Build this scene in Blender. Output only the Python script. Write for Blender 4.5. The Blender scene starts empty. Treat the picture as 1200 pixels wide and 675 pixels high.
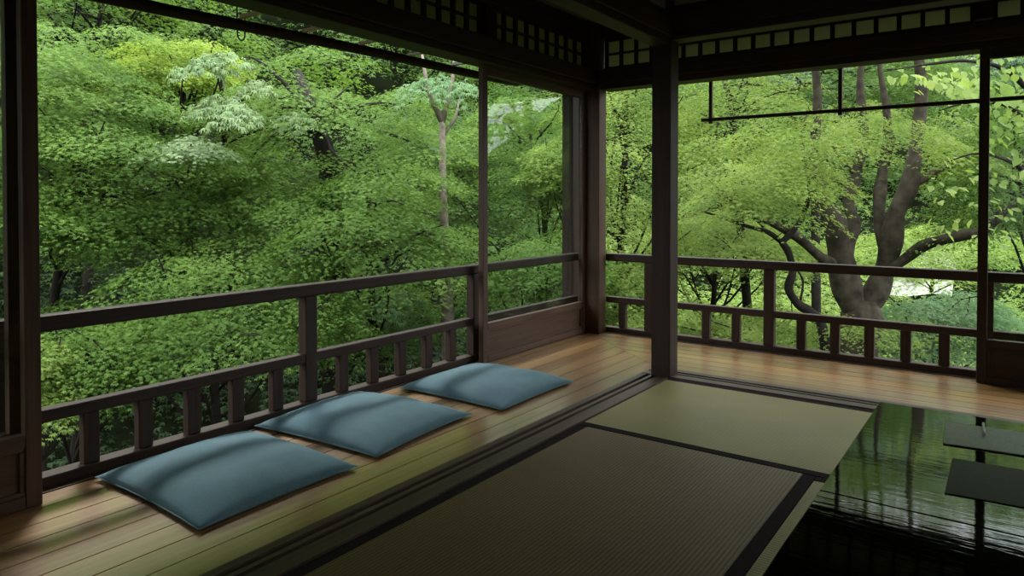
import bpy, bmesh, math, random
import numpy as np

random.seed(7)
rng = np.random.default_rng(11)
SC = bpy.context.scene
COL = SC.collection
PI = math.pi

# ------------------------------------------------------------------ camera geometry
FPX, CXP, HOR, TILT, EYE, YAW = 813.0, 600.0, 236.0, math.radians(1.0), 0.97, math.radians(36)
PYP = HOR + FPX * math.tan(TILT)
_F0 = np.array([-math.sin(YAW), math.cos(YAW), 0.0])
_R = np.array([math.cos(YAW), math.sin(YAW), 0.0])
_Z = np.array([0, 0, 1.0])
_F = _F0 * math.cos(TILT) - _Z * math.sin(TILT)
_U = _Z * math.cos(TILT) + _F0 * math.sin(TILT)


def at(px, py, d):
    """World point seen in direction (px, py) at depth d."""
    return np.array([0, 0, EYE]) + d * (_F + (px - CXP) / FPX * _R - (py - PYP) / FPX * _U)


cam_d = bpy.data.cameras.new('camera')
cam = bpy.data.objects.new('camera', cam_d)
COL.objects.link(cam)
cam.location = (0, 0, EYE)
cam.rotation_euler = (PI / 2 - TILT, 0, YAW)
cam_d.sensor_width = 36.0
cam_d.lens = FPX / 1200 * 36
cam_d.shift_y = -(337.5 - PYP) / 1200
cam_d.clip_start = 0.05
cam_d.clip_end = 500
SC.camera = cam


# ------------------------------------------------------------------ materials
def new_mat(name):
    m = bpy.data.materials.new(name)
    m.use_nodes = True
    m.node_tree.nodes.clear()
    out = m.node_tree.nodes.new('ShaderNodeOutputMaterial')
    return m, m.node_tree, out


def N(t, typ, **kw):
    n = t.nodes.new(typ)
    for k, v in kw.items():
        if k in n.inputs:
            n.inputs[k].default_value = v
        else:
            setattr(n, k, v)
    return n


def ramp(t, stops):
    r = t.nodes.new('ShaderNodeValToRGB')
    e = r.color_ramp.elements
    e[0].position, e[0].color = stops[0][0], (*stops[0][1], 1)
    e[1].position, e[1].color = stops[-1][0], (*stops[-1][1], 1)
    for p, c in stops[1:-1]:
        x = e.new(p)
        x.color = (*c, 1)
    return r


def wood(name, dark, light, axis=0, rough=0.5, spec=0.4, grain=1.0, per_piece=0.0, bump=0.15, coat=0.0):
    m, t, out = new_mat(name)
    L = t.links
    tc = t.nodes.new('ShaderNodeTexCoord')
    mp = t.nodes.new('ShaderNodeMapping')
    sc = [38.0 * grain] * 3
    sc[axis] = 1.6 * grain
    mp.inputs['Scale'].default_value = sc
    L.new(tc.outputs['Object'], mp.inputs['Vector'])
    geo = t.nodes.new('ShaderNodeNewGeometry')
    addv = t.nodes.new('ShaderNodeVectorMath')
    L.new(mp.outputs[0], addv.inputs[0])
    sv = t.nodes.new('ShaderNodeVectorMath')
    sv.operation = 'SCALE'
    sv.inputs[0].default_value = (37, 53, 71)
    L.new(geo.outputs['Random Per Island'], sv.inputs['Scale'])
    L.new(sv.outputs[0], addv.inputs[1])
    nz = N(t, 'ShaderNodeTexNoise', Scale=1.0, Detail=6.0, Roughness=0.62, Distortion=0.6)
    L.new(addv.outputs[0], nz.inputs['Vector'])
    r = ramp(t, [(0.3, dark), (0.72, light)])
    L.new(nz.outputs['Fac'], r.inputs[0])
    col = r.outputs[0]
    if per_piece:
        hs = t.nodes.new('ShaderNodeHueSaturation')
        ma = N(t, 'ShaderNodeMapRange')
        ma.inputs['To Min'].default_value = 1 - per_piece
        ma.inputs['To Max'].default_value = 1 + per_piece
        L.new(geo.outputs['Random Per Island'], ma.inputs['Value'])
        L.new(ma.outputs[0], hs.inputs['Value'])
        L.new(col, hs.inputs['Color'])
        col = hs.outputs[0]
    p = N(t, 'ShaderNodeBsdfPrincipled', Roughness=rough)
    p.inputs['Specular IOR Level'].default_value = spec
    p.inputs['Coat Weight'].default_value = coat
    p.inputs['Coat Roughness'].default_value = 0.19
    p.inputs['Coat IOR'].default_value = 2.1
    L.new(col, p.inputs['Base Color'])
    b = N(t, 'ShaderNodeBump', Strength=bump, Distance=0.004)
    L.new(nz.outputs['Fac'], b.inputs['Height'])
    L.new(b.outputs[0], p.inputs['Normal'])
    rr = N(t, 'ShaderNodeMapRange')
    rr.inputs['To Min'].default_value = rough * 0.8
    rr.inputs['To Max'].default_value = min(1, rough * 1.3)
    L.new(nz.outputs['Fac'], rr.inputs['Value'])
    L.new(rr.outputs[0], p.inputs['Roughness'])
    L.new(p.outputs[0], out.inputs[0])
    return m


def leafmat(name, c0, c1, c2, trans=0.42, rough=0.6, tboost=1.25):
    """Leaf blade: each leaf its own shade between c0 and c2, light passes through."""
    m, t, out = new_mat(name)
    L = t.links
    geo = t.nodes.new('ShaderNodeNewGeometry')
    r = ramp(t, [(0.0, c0), (0.5, c1), (1.0, c2)])
    nb = N(t, 'ShaderNodeTexNoise', Scale=1.5, Detail=2.0)
    L.new(geo.outputs['Position'], nb.inputs['Vector'])
    md = N(t, 'ShaderNodeMath', operation='MULTIPLY_ADD', use_clamp=True)
    md.inputs[1].default_value = 1.5
    md.inputs[2].default_value = -0.5
    L.new(nb.outputs['Fac'], md.inputs[0])
    m5 = N(t, 'ShaderNodeMath', operation='MULTIPLY_ADD')
    m5.inputs[1].default_value = 0.45
    L.new(geo.outputs['Random Per Island'], m5.inputs[0])
    L.new(md.outputs[0], m5.inputs[2])
    L.new(m5.outputs[0], r.inputs[0])
    p = N(t, 'ShaderNodeBsdfPrincipled', Roughness=rough)
    p.inputs['Specular IOR Level'].default_value = 0.12
    L.new(r.outputs[0], p.inputs['Base Color'])
    tr = t.nodes.new('ShaderNodeBsdfTranslucent')
    mx = t.nodes.new('ShaderNodeMix')
    mx.data_type = 'RGBA'
    mx.blend_type = 'MULTIPLY'
    mx.inputs[0].default_value = 1.0
    mx.inputs[7].default_value = (1.12 * tboost, 1.1 * tboost, 0.72 * tboost, 1)
    L.new(r.outputs[0], mx.inputs[6])
    L.new(mx.outputs[2], tr.inputs[0])
    ms = t.nodes.new('ShaderNodeMixShader')
    ms.inputs[0].default_value = trans
    L.new(p.outputs[0], ms.inputs[1])
    L.new(tr.outputs[0], ms.inputs[2])
    L.new(ms.outputs[0], out.inputs[0])
    return m


def plain(name, col, rough=0.6, spec=0.4, noise=0.0, nscale=20.0, metallic=0.0, bump=0.0):
    m, t, out = new_mat(name)
    L = t.links
    p = N(t, 'ShaderNodeBsdfPrincipled', Roughness=rough, Metallic=metallic)
    p.inputs['Specular IOR Level'].default_value = spec
    tc = t.nodes.new('ShaderNodeTexCoord')
    nz = N(t, 'ShaderNodeTexNoise', Scale=nscale, Detail=5.0)
    L.new(tc.outputs['Object'], nz.inputs['Vector'])
    r = ramp(t, [(0.3, [c * (1 - noise) for c in col]), (0.7, [min(1, c * (1 + noise)) for c in col])])
    L.new(nz.outputs['Fac'], r.inputs[0])
    L.new(r.outputs[0], p.inputs['Base Color'])
    if bump:
        b = N(t, 'ShaderNodeBump', Strength=bump, Distance=0.01)
        L.new(nz.outputs['Fac'], b.inputs['Height'])
        L.new(b.outputs[0], p.inputs['Normal'])
    L.new(p.outputs[0], out.inputs[0])
    return m


def tatami_mat_material(name, axis, c0, c1, rib=0.013):
    """Woven rush: ribs running along `axis` (0 = x, 1 = y)."""
    m, t, out = new_mat(name)
    L = t.links
    tc = t.nodes.new('ShaderNodeTexCoord')
    sep = t.nodes.new('ShaderNodeSeparateXYZ')
    L.new(tc.outputs['Object'], sep.inputs[0])
    cross = sep.outputs[1 - axis]
    m1 = N(t, 'ShaderNodeMath', operation='MULTIPLY')
    m1.inputs[1].default_value = 2 * PI / rib
    L.new(cross, m1.inputs[0])
    s1 = N(t, 'ShaderNodeMath', operation='SINE')
    L.new(m1.outputs[0], s1.inputs[0])
    mp = t.nodes.new('ShaderNodeMapping')
    sc = [600.0, 600.0, 1.0]
    sc[axis] = 90.0
    mp.inputs['Scale'].default_value = sc
    L.new(tc.outputs['Object'], mp.inputs[0])
    nz = N(t, 'ShaderNodeTexNoise', Scale=1.0, Detail=2.0)
    L.new(mp.outputs[0], nz.inputs[0])
    nl = N(t, 'ShaderNodeTexNoise', Scale=3.0, Detail=3.0)
    L.new(tc.outputs['Object'], nl.inputs[0])
    a1 = N(t, 'ShaderNodeMath', operation='MULTIPLY_ADD')
    a1.inputs[1].default_value = 0.24
    a1.inputs[2].default_value = 0.36
    L.new(s1.outputs[0], a1.inputs[0])
    a2 = N(t, 'ShaderNodeMath', operation='MULTIPLY_ADD')
    a2.inputs[1].default_value = 0.3
    L.new(nz.outputs['Fac'], a2.inputs[0])
    L.new(a1.outputs[0], a2.inputs[2])
    r = ramp(t, [(0.2, c0), (0.85, c1)])
    L.new(a2.outputs[0], r.inputs[0])
    hs = t.nodes.new('ShaderNodeHueSaturation')
    mr = N(t, 'ShaderNodeMapRange')
    mr.inputs['To Min'].default_value = 0.8
    mr.inputs['To Max'].default_value = 1.2
    L.new(nl.outputs['Fac'], mr.inputs['Value'])
    L.new(mr.outputs[0], hs.inputs['Value'])
    L.new(r.outputs[0], hs.inputs['Color'])
    p = N(t, 'ShaderNodeBsdfPrincipled', Roughness=0.62)
    p.inputs['Specular IOR Level'].default_value = 0.35
    L.new(hs.outputs[0], p.inputs['Base Color'])
    b = N(t, 'ShaderNodeBump', Strength=0.5, Distance=0.003)
    L.new(a2.outputs[0], b.inputs['Height'])
    L.new(b.outputs[0], p.inputs['Normal'])
    L.new(p.outputs[0], out.inputs[0])
    return m


def fabric_material(name, c0, c1):
    m, t, out = new_mat(name)
    L = t.links
    tc = t.nodes.new('ShaderNodeTexCoord')
    mp = t.nodes.new('ShaderNodeMapping')
    mp.inputs['Scale'].default_value = (420, 120, 120)
    L.new(tc.outputs['Object'], mp.inputs[0])
    nz = N(t, 'ShaderNodeTexNoise', Scale=1.0, Detail=3.0)
    L.new(mp.outputs[0], nz.inputs[0])
    n2 = N(t, 'ShaderNodeTexNoise', Scale=9.0, Detail=4.0)
    L.new(tc.outputs['Object'], n2.inputs[0])
    mm = N(t, 'ShaderNodeMath', operation='MULTIPLY_ADD')
    mm.inputs[1].default_value = 0.5
    L.new(nz.outputs['Fac'], mm.inputs[0])
    m3 = N(t, 'ShaderNodeMath', operation='MULTIPLY')
    m3.inputs[1].default_value = 0.5
    L.new(n2.outputs['Fac'], m3.inputs[0])
    L.new(m3.outputs[0], mm.inputs[2])
    r = ramp(t, [(0.3, c0), (0.7, c1)])
    L.new(mm.outputs[0], r.inputs[0])
    p = N(t, 'ShaderNodeBsdfPrincipled', Roughness=0.85)
    p.inputs['Specular IOR Level'].default_value = 0.2
    p.inputs['Sheen Weight'].default_value = 0.25
    p.inputs['Sheen Tint'].default_value = (0.6, 0.8, 0.9, 1)
    L.new(r.outputs[0], p.inputs['Base Color'])
    b = N(t, 'ShaderNodeBump', Strength=0.35, Distance=0.002)
    L.new(mm.outputs[0], b.inputs['Height'])
    L.new(b.outputs[0], p.inputs['Normal'])
    L.new(p.outputs[0], out.inputs[0])
    return m


def glass_material(name):
    m, t, out = new_mat(name)
    L = t.links
    tr = t.nodes.new('ShaderNodeBsdfTransparent')
    tr.inputs[0].default_value = (0.93, 0.96, 0.94, 1)
    gl = N(t, 'ShaderNodeBsdfGlossy', Roughness=0.02)
    tc = t.nodes.new('ShaderNodeTexCoord')
    nz = N(t, 'ShaderNodeTexNoise', Scale=3.0, Detail=1.0)
    L.new(tc.outputs['Object'], nz.inputs[0])
    b = N(t, 'ShaderNodeBump', Strength=0.03, Distance=0.02)
    L.new(nz.outputs['Fac'], b.inputs['Height'])
    L.new(b.outputs[0], gl.inputs['Normal'])
    lw = N(t, 'ShaderNodeLayerWeight', Blend=0.5)
    pw5 = N(t, 'ShaderNodeMath', operation='POWER')
    pw5.inputs[1].default_value = 4.0
    L.new(lw.outputs['Facing'], pw5.inputs[0])
    fr = N(t, 'ShaderNodeMath', operation='MULTIPLY_ADD')
    fr.inputs[1].default_value = 0.6
    fr.inputs[2].default_value = 0.03
    L.new(pw5.outputs[0], fr.inputs[0])
    ms = t.nodes.new('ShaderNodeMixShader')
    L.new(fr.outputs[0], ms.inputs[0])
    L.new(tr.outputs[0], ms.inputs[1])
    L.new(gl.outputs[0], ms.inputs[2])
    L.new(ms.outputs[0], out.inputs[0])
    return m


def paper_material(name, a=(0.46, 0.45, 0.30), c=(0.50, 0.50, 0.31)):
    m, t, out = new_mat(name)
    L = t.links
    d = N(t, 'ShaderNodeBsdfDiffuse')
    d.inputs[0].default_value = (*a, 1)
    tr = t.nodes.new('ShaderNodeBsdfTranslucent')
    tr.inputs[0].default_value = (*c, 1)
    ms = t.nodes.new('ShaderNodeMixShader')
    ms.inputs[0].default_value = 0.5
    L.new(d.outputs[0], ms.inputs[1])
    L.new(tr.outputs[0], ms.inputs[2])
    L.new(ms.outputs[0], out.inputs[0])
    return m


def lacquer_material(name):
    m, t, out = new_mat(name)
    L = t.links
    p = N(t, 'ShaderNodeBsdfPrincipled', Roughness=0.035, IOR=1.40)
    p.inputs['Base Color'].default_value = (0.012, 0.012, 0.012, 1)
    p.inputs['Specular IOR Level'].default_value = 0.5
    tc = t.nodes.new('ShaderNodeTexCoord')
    mp = t.nodes.new('ShaderNodeMapping')
    mp.inputs['Scale'].default_value = (9, 60, 9)
    L.new(tc.outputs['Object'], mp.inputs[0])
    nz = N(t, 'ShaderNodeTexNoise', Scale=1.0, Detail=3.0)
    L.new(mp.outputs[0], nz.inputs[0])
    b = N(t, 'ShaderNodeBump', Strength=0.16, Distance=0.0012)
    L.new(nz.outputs['Fac'], b.inputs['Height'])
    L.new(b.outputs[0], p.inputs['Normal'])
    L.new(p.outputs[0], out.inputs[0])
    return m


DW = [wood('dark_timber_' + 'xyz'[a], (0.029, 0.0175, 0.0125), (0.064, 0.038, 0.027), a, 0.55, 0.22) for a in range(3)]
RW = [wood('brown_timber_' + 'xyz'[a], (0.05, 0.027, 0.017), (0.12, 0.065, 0.04), a, 0.5, 0.28) for a in range(3)]
CW = wood('ceiling_board', (0.10, 0.08, 0.062), (0.18, 0.14, 0.11), 1, 0.7, 0.2)
FLX = wood('veranda_boards_crosswise', (0.21, 0.104, 0.031), (0.41, 0.225, 0.075), 0, 0.4, 0.4, 0.8, 0.16, 0.05, 1.0)
FLY = wood('veranda_boards_lengthwise', (0.21, 0.104, 0.031), (0.41, 0.225, 0.075), 1, 0.4, 0.4, 0.8, 0.16, 0.05, 1.0)
SILL_X = wood('sill_wood_crosswise', (0.045, 0.029, 0.020), (0.12, 0.078, 0.05), 0, 0.5, 0.25)
SILL_Y = wood('sill_wood_lengthwise', (0.045, 0.029, 0.020), (0.12, 0.078, 0.05), 1, 0.5, 0.25)
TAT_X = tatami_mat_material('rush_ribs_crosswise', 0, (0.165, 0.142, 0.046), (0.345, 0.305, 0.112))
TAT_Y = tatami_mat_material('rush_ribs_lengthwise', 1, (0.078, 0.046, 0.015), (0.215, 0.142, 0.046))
HERI = plain('dark_cloth_border', (0.024, 0.018, 0.018), 0.9, 0.05, 0.3, 150)
BLUE = fabric_material('teal_blue_cotton', (0.075, 0.15, 0.18), (0.13, 0.225, 0.26))
GLASS = glass_material('window_glass')
PAPER = paper_material('shoji_paper')
PAPERW = paper_material('fill_window_paper', (0.8, 0.79, 0.74), (0.85, 0.84, 0.8))  # brighter paper so the added back window passes more daylight
LACQ = lacquer_material('black_lacquer')
FELT = plain('green_grey_felt', (0.22, 0.25, 0.17), 0.4, 0.5, 0.2, 180)
FELT2 = plain('dark_grey_felt', (0.055, 0.055, 0.046), 0.55, 0.35, 0.25, 180)
WHITE = plain('white_ceramic', (0.88, 0.88, 0.84), 0.3, 0.5)
IRON = plain('dark_iron', (0.03, 0.03, 0.032), 0.5, 0.5)
PLASTER = plain('brown_earth_plaster', (0.36, 0.32, 0.25), 0.9, 0.1, 0.15, 40)
SOIL = plain('forest_floor', (0.010, 0.013, 0.006), 1.0, 0.0, 0.6, 1.3, 0, 0.4)
BARK = plain('grey_brown_bark', (0.06, 0.05, 0.036), 0.9, 0.15, 0.55, 9.0, 0, 0.6)
BARKD = plain('dark_bark', (0.020, 0.017, 0.013), 0.9, 0.15, 0.5, 9.0, 0, 0.6)
BARKP = plain('pale_bark', (0.17, 0.14, 0.11), 0.85, 0.15, 0.45, 14.0, 0, 0.5)
PEBBLE = plain('pale_riverbed', (0.33, 0.33, 0.29), 0.9, 0.1, 0.3, 2.0)

LM = dict(
    mid=leafmat('maple_leaf_mid_green', (0.068, 0.13, 0.026), (0.115, 0.208, 0.040), (0.19, 0.295, 0.066)),
    deep=leafmat('maple_leaf_deep_green', (0.05, 0.10, 0.023), (0.083, 0.155, 0.033), (0.13, 0.215, 0.048)),
    bright=leafmat('maple_leaf_bright_green', (0.125, 0.20, 0.042), (0.215, 0.31, 0.07), (0.33, 0.42, 0.125)),
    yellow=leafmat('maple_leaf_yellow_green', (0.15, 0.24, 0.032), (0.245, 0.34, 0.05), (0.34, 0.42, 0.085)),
    pale=leafmat('pale_long_leaf', (0.12, 0.20, 0.075), (0.19, 0.28, 0.115), (0.28, 0.37, 0.18), 0.25, 0.4, 1.0),
    mint=leafmat('cool_green_leaf', (0.10, 0.19, 0.075), (0.15, 0.26, 0.115), (0.22, 0.34, 0.17), 0.3),
    broad=leafmat('broad_heart_leaf', (0.17, 0.26, 0.06), (0.26, 0.36, 0.095), (0.37, 0.46, 0.18), 0.5, 0.4),
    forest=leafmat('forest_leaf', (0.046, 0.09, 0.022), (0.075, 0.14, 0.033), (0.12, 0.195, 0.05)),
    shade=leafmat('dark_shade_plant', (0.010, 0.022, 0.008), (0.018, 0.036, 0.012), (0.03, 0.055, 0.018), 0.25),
    far=leafmat('haze_tinted_leaf', (0.12, 0.19, 0.14), (0.17, 0.25, 0.19), (0.23, 0.32, 0.24)),  # aerial haze mixed into the far leaf colour
)


# ------------------------------------------------------------------ object helpers
def tag(o, label=None, cat=None, group=None, kind=None):
    if label: o['label'] = label
    if cat: o['category'] = cat
    if group: o['group'] = group
    if kind: o['kind'] = kind
    return o


def empty(name, loc=(0, 0, 0), **kw):
    o = bpy.data.objects.new(name, None)
    o.empty_display_size = 0.1
    o.location = loc
    COL.objects.link(o)
    return tag(o, **kw)


class MB:
    """Collects boxes, tubes and strips in world space; build() links them as one mesh object."""

    def __init__(s):
        s.v, s.f = [], []

    def poly(s, verts, faces):
        b = len(s.v)
        s.v += [tuple(map(float, p)) for p in verts]
        s.f += [tuple(b + i for i in f) for f in faces]
        return s

    def box(s, x0, x1, y0, y1, z0, z1):
        return s.poly([(x0, y0, z0), (x1, y0, z0), (x1, y1, z0), (x0, y1, z0), (x0, y0, z1), (x1, y0, z1), (x1, y1, z1), (x0, y1, z1)],
                      [(3, 2, 1, 0), (4, 5, 6, 7), (0, 1, 5, 4), (1, 2, 6, 5), (2, 3, 7, 6), (3, 0, 4, 7)])

    def prism(s, pts, z0, z1):
        n = len(pts)
        return s.poly([(x, y, z0) for x, y in pts] + [(x, y, z1) for x, y in pts],
                      [tuple(range(n - 1, -1, -1)), tuple(range(n, 2 * n))] + [(i, (i + 1) % n, n + (i + 1) % n, n + i) for i in range(n)])

    def tube(s, pts, rads, sides=8):
        pts = [np.array(p, float) for p in pts]
        n = len(pts)
        rings = []
        ref = None
        for i in range(n):
            d = pts[min(i + 1, n - 1)] - pts[max(i - 1, 0)]
            d = d / (np.linalg.norm(d) + 1e-9)
            if ref is None:
                a = np.array([1.0, 0, 0]) if abs(d[0]) < 0.8 else np.array([0, 1.0, 0])
            else:
                a = ref
            u = a - d * (a @ d)
            u /= np.linalg.norm(u) + 1e-9
            ref = u
            w = np.cross(d, u)
            r = rads[i] if hasattr(rads, '__len__') else rads
            rings.append([pts[i] + r * (math.cos(2 * PI * k / sides) * u + math.sin(2 * PI * k / sides) * w) for k in range(sides)])
        vs = [p for R in rings for p in R]
        fs = []
        for i in range(n - 1):
            for k in range(sides):
                a, b = i * sides + k, i * sides + (k + 1) % sides
                fs.append((a, b, b + sides, a + sides))
        fs.append(tuple(range(sides - 1, -1, -1)))
        fs.append(tuple((n - 1) * sides + k for k in range(sides)))
        return s.poly(vs, fs)

    def build(s, name, mat, parent=None, bevel=0.0, smooth=False):
        me = bpy.data.meshes.new(name)
        org = np.zeros(3)
        if parent is not None:
            org = np.array(parent.matrix_world.translation if False else _worldloc(parent))
        me.from_pydata([tuple(np.array(p) - org) for p in s.v], [], s.f)
        me.materials.append(mat)
        me.update()
        o = bpy.data.objects.new(name, me)
        COL.objects.link(o)
        if parent is not None:
            o.parent = parent
        if smooth:
            for p in me.polygons:
                p.use_smooth = True
        if bevel:
            md = o.modifiers.new('bevel', 'BEVEL')
            md.width = bevel
            md.segments = 2
            md.limit_method = 'ANGLE'
        return o


def _worldloc(o):
    p = np.array(o.location)
    while o.parent is not None:
        o = o.parent
        p = p + np.array(o.location)
    return p


def struct(o):
    o['kind'] = 'structure'
    return o


# ================================================================== SETTING
# ---- veranda floor: real boards, mitred at the corner
XO, XI, YO, YI = -2.60, -1.70, 4.53, 3.775        # outer / inner edges of the L-shaped veranda
mb = MB()
pw = (XI - XO) / 8
gap = 0.005
xs = np.linspace(XO, XI, 9)
mitre = lambda x: YI + (XI - x) * (YO - YI) / (XI - XO)
for i in range(8):
    a, b = xs[i] + gap / 2, xs[i + 1] - gap / 2
    cuts = [-2.4, -0.2 + 0.35 * (i % 3), 10]
    y0 = -2.4
    for c in cuts[1:]:
        if c == 10:
            mb.prism([(a, y0), (b, y0), (b, mitre(b) - 0.002), (a, mitre(a) - 0.002)], -0.03, 0.0)
        else:
            mb.prism([(a, y0), (b, y0), (b, c - 0.001), (a, c - 0.001)], -0.03, 0.0)
            y0 = c + 0.001
fl = mb.build('floor', FLY, None)
struct(fl)
mb = MB()
ys = np.linspace(YI, YO, 8)
mx = lambda y: XI - (y - YI) * (XI - XO) / (YO - YI)
for i in range(7):
    a, b = ys[i] + gap / 2, ys[i + 1] - gap / 2
    mb.prism([(mx(a) + 0.002, a), (2.6, a), (2.6, b), (mx(b) + 0.002, b)], -0.03, 0.0)
fl2 = mb.build('floor_right', FLX, None)
struct(fl2)
# sub-floor slab under everything
struct(MB().box(-2.72, 2.6, -2.4, 4.66, -0.25, -0.06).build('floor_slab', DW[0]))

# ---- sills with sliding-door grooves round the mats
def sill(name, along, a0, a1, c0, c1, mat, prof):
    mb = MB()
    h0 = -0.058
    for u0, u1, top in prof:
        lo, hi = c0 + (c1 - c0) * u0, c0 + (c1 - c0) * u1
        if along == 'y':
            mb.box(lo, hi, a0, a1, h0, top)
        else:
            mb.box(a0, a1, lo, hi, h0, top)
    return struct(mb.build(name, mat))

prof = [(0, .20, .004), (.20, .34, -.012), (.34, .46, .004), (.46, .60, -.012), (.60, 1.0, .006)]
sill('trim_1', 'y', -2.2, 3.58, -1.698, -1.533, SILL_Y, prof)
prof = [(0, .34, .006), (.34, .48, -.012), (.48, .58, .004), (.58, .72, -.012), (.72, 1.0, .004)]
sill('trim_2', 'x', -1.698, 2.4, 3.582, 3.773, SILL_X, prof)
# tracks of the outer sliding doors
sill('trim_3', 'y', -2.4, 4.44, -2.632, -2.602, SILL_Y, [(0, .4, .004), (.4, .7, -.02), (.7, 1, .003)])
sill('trim_4', 'x', -2.45, 2.6, 4.532, 4.562, SILL_X, [(0, .3, .003), (.3, .6, -.02), (.6, 1, .004)])

# ---- lintels (door-head beams) and nageshi rails
def beam(name, x0, x1, y0, y1, z0, z1, axis, mat=DW, bev=0.004):
    return struct(MB().box(x0, x1, y0, y1, z0, z1).build(name, mat[axis], None, bev))

mb = MB().box(-2.645, -2.50, -2.4, 4.453, 1.782, 1.822).box(-2.64, -2.475, -2.4, 4.453, 1.823, 1.925).box(-2.63, -2.54, -2.4, 4.453, 1.926, 1.945)
struct(mb.build('trim_5', DW[1], None, 0.004))
mb = MB().box(-2.44, 2.6, 4.44, 4.585, 1.776, 1.815).box(-2.44, 2.6, 4.415, 4.59, 1.816, 1.915).box(-2.44, 2.6, 4.48, 4.57, 1.916, 1.935)
struct(mb.build('trim_6', DW[0], None, 0.004))
# inner lintels above the edge of the mats
mb = MB().box(-1.63, -1.53, -2.2, 3.56, 1.822, 1.860).box(-1.645, -1.515, -2.2, 3.56, 1.861, 1.975).box(-1.63, -1.53, -2.2, 3.56, 1.976, 2.0)
struct(mb.build('trim_7', DW[1], None, 0.004))
mb = MB().box(-1.52, 2.4, 3.57, 3.68, 1.846, 1.885).box(-1.52, 2.4, 3.555, 3.695, 1.886, 2.0).box(-1.52, 2.4, 3.57, 3.68, 2.001, 2.03)
struct(mb.build('trim_8', DW[0], None, 0.004))
# small walls above the inner lintels
struct(MB().box(-1.605, -1.555, -2.2, 3.56, 2.0, 2.46).build('wall_left', PLASTER))
struct(MB().box(-1.52, 2.4, 3.60, 3.65, 2.03, 2.46).build('wall_front', PLASTER))
struct(MB().box(2.4, 2.5, -2.4, 3.56, -0.06, 2.46).build('wall_right', PLASTER))
struct(MB().box(-1.53, 2.4, -2.4, -2.25, -0.06, 0.4).box(-1.53, 2.4, -2.4, -2.25, 1.7, 2.46).box(-1.53, -1.0, -2.4, -2.25, 0.401, 1.699).box(1.6, 2.4, -2.4, -2.25, 0.401, 1.699).build('wall_back', PLASTER))  # opening left for the added fill window

struct(MB().box(-2.70, -2.60, -2.4, -0.42, 0.0, 1.764).build('wall_left_blocker', RW[2]))  # this and the next two: unseen walls added to keep stray daylight out
struct(MB().box(-2.72, -1.70, -2.5, -2.405, -0.06, 2.27).build('wall_veranda_blocker', PLASTER))
struct(MB().box(2.605, 2.7, 3.56, 4.62, -0.06, 2.27).build('wall_right_blocker', PLASTER))

# top plates above the transoms
struct(MB().box(-2.67, -2.52, -2.4, 4.453, 2.145, 2.27).build('trim_9', DW[1], None, 0.004))
struct(MB().box(-2.44, 2.6, 4.45, 4.60, 2.145, 2.27).build('trim_10', DW[0], None, 0.004))

# ---- ceiling of boards and battens over the mats, lower board ceiling over the veranda
mb = MB()
for i in range(14):
    x = -1.6 + i * 0.3
    mb.box(x, x + 0.295, -2.4, 3.62, 2.46, 2.475)
for j in range(14):
    y = -2.2 + j * 0.43
    mb.box(-1.6, 2.55, y, y + 0.03, 2.432, 2.4595)
struct(mb.build('ceiling', CW))
mb = MB()
for i in range(5):
    x = -2.68 + i * 0.215
    mb.box(x, x + 0.212, -2.4, 4.62, 2.271, 2.29)
for i in range(5):
    y = 3.655 + i * 0.195
    mb.box(-1.60, 2.55, y, y + 0.192, 2.271, 2.29)
struct(mb.build('ceiling_veranda', CW))

# ---- eaves: rafters and boards outside
EX, EY, EZ = -3.80, 5.02, 2.215  # unseen eave depth shaped to stop the sun short of the mats
mb = MB()
HEX = [(0, 1, 2, 3), (7, 6, 5, 4), (0, 4, 5, 1), (1, 5, 6, 2), (2, 6, 7, 3), (3, 7, 4, 0)]
q = [(-2.67, -2.6, 2.30), (EX, -2.6, EZ), (EX, EY, EZ), (-2.67, 4.6, 2.30)]
mb.poly(q + [(x, y, z + .03) for x, y, z in q], HEX)
q = [(-2.67, 4.6, 2.30), (EX, EY, EZ), (2.7, EY, EZ), (2.7, 4.6, 2.30)]
mb.poly(q + [(x, y, z + .03) for x, y, z in q], HEX)
for j in range(18):
    y = -2.3 + j * 0.42
    q = [(-2.67, y, 2.295), (EX + .03, y, EZ), (EX + .03, y + .04, EZ), (-2.67, y + .04, 2.295)]
    mb.poly(q + [(x_, y_, z_ - .03) for x_, y_, z_ in q], HEX)
struct(mb.build('ceiling_eave', RW[0]))
# roof slab above everything so no light leaks in
struct(MB().box(-2.9, 2.75, -2.6, 4.9, 2.52, 2.60).build('ceiling_roof', DW[0]))

# ---- transom windows: lattice with paper
def transom(name, along, a0, a1, c, z0=1.945, z1=2.145, step=0.118):
    o = empty(name, ((c, a0, z0) if along == 'y' else (a0, c, z0)))
    o['kind'] = 'structure'
    mb = MB()
    B = (lambda u0, u1, w0, w1, d: mb.box(c - d, c + d, u0, u1, w0, w1)) if along == 'y' else (lambda u0, u1, w0, w1, d: mb.box(u0, u1, c - d, c + d, w0, w1))
    B(a0, a1, z0, z0 + 0.012, 0.016)
    B(a0, a1, z1 - 0.012, z1, 0.016)
    zm = (z0 + z1) / 2
    B(a0, a1, zm - 0.007, zm + 0.007, 0.010)
    n = max(2, round((a1 - a0) / step))
    for i in range(n + 1):
        u = a0 + (a1 - a0) * i / n
        B(u - 0.011, u + 0.011, z0, z1, 0.012)
    mb.build('lattice', DW[2], o)
    mb = MB()
    off = -0.014 if along == 'y' else 0.014
    if along == 'y':
        mb.box(c + off - 0.0006, c + off + 0.0006, a0, a1, z0, z1)
    else:
        mb.box(a0, a1, c + off - 0.0006, c + off + 0.0006, z0, z1)
    mb.build('paper', PAPER, o)
    return o

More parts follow.
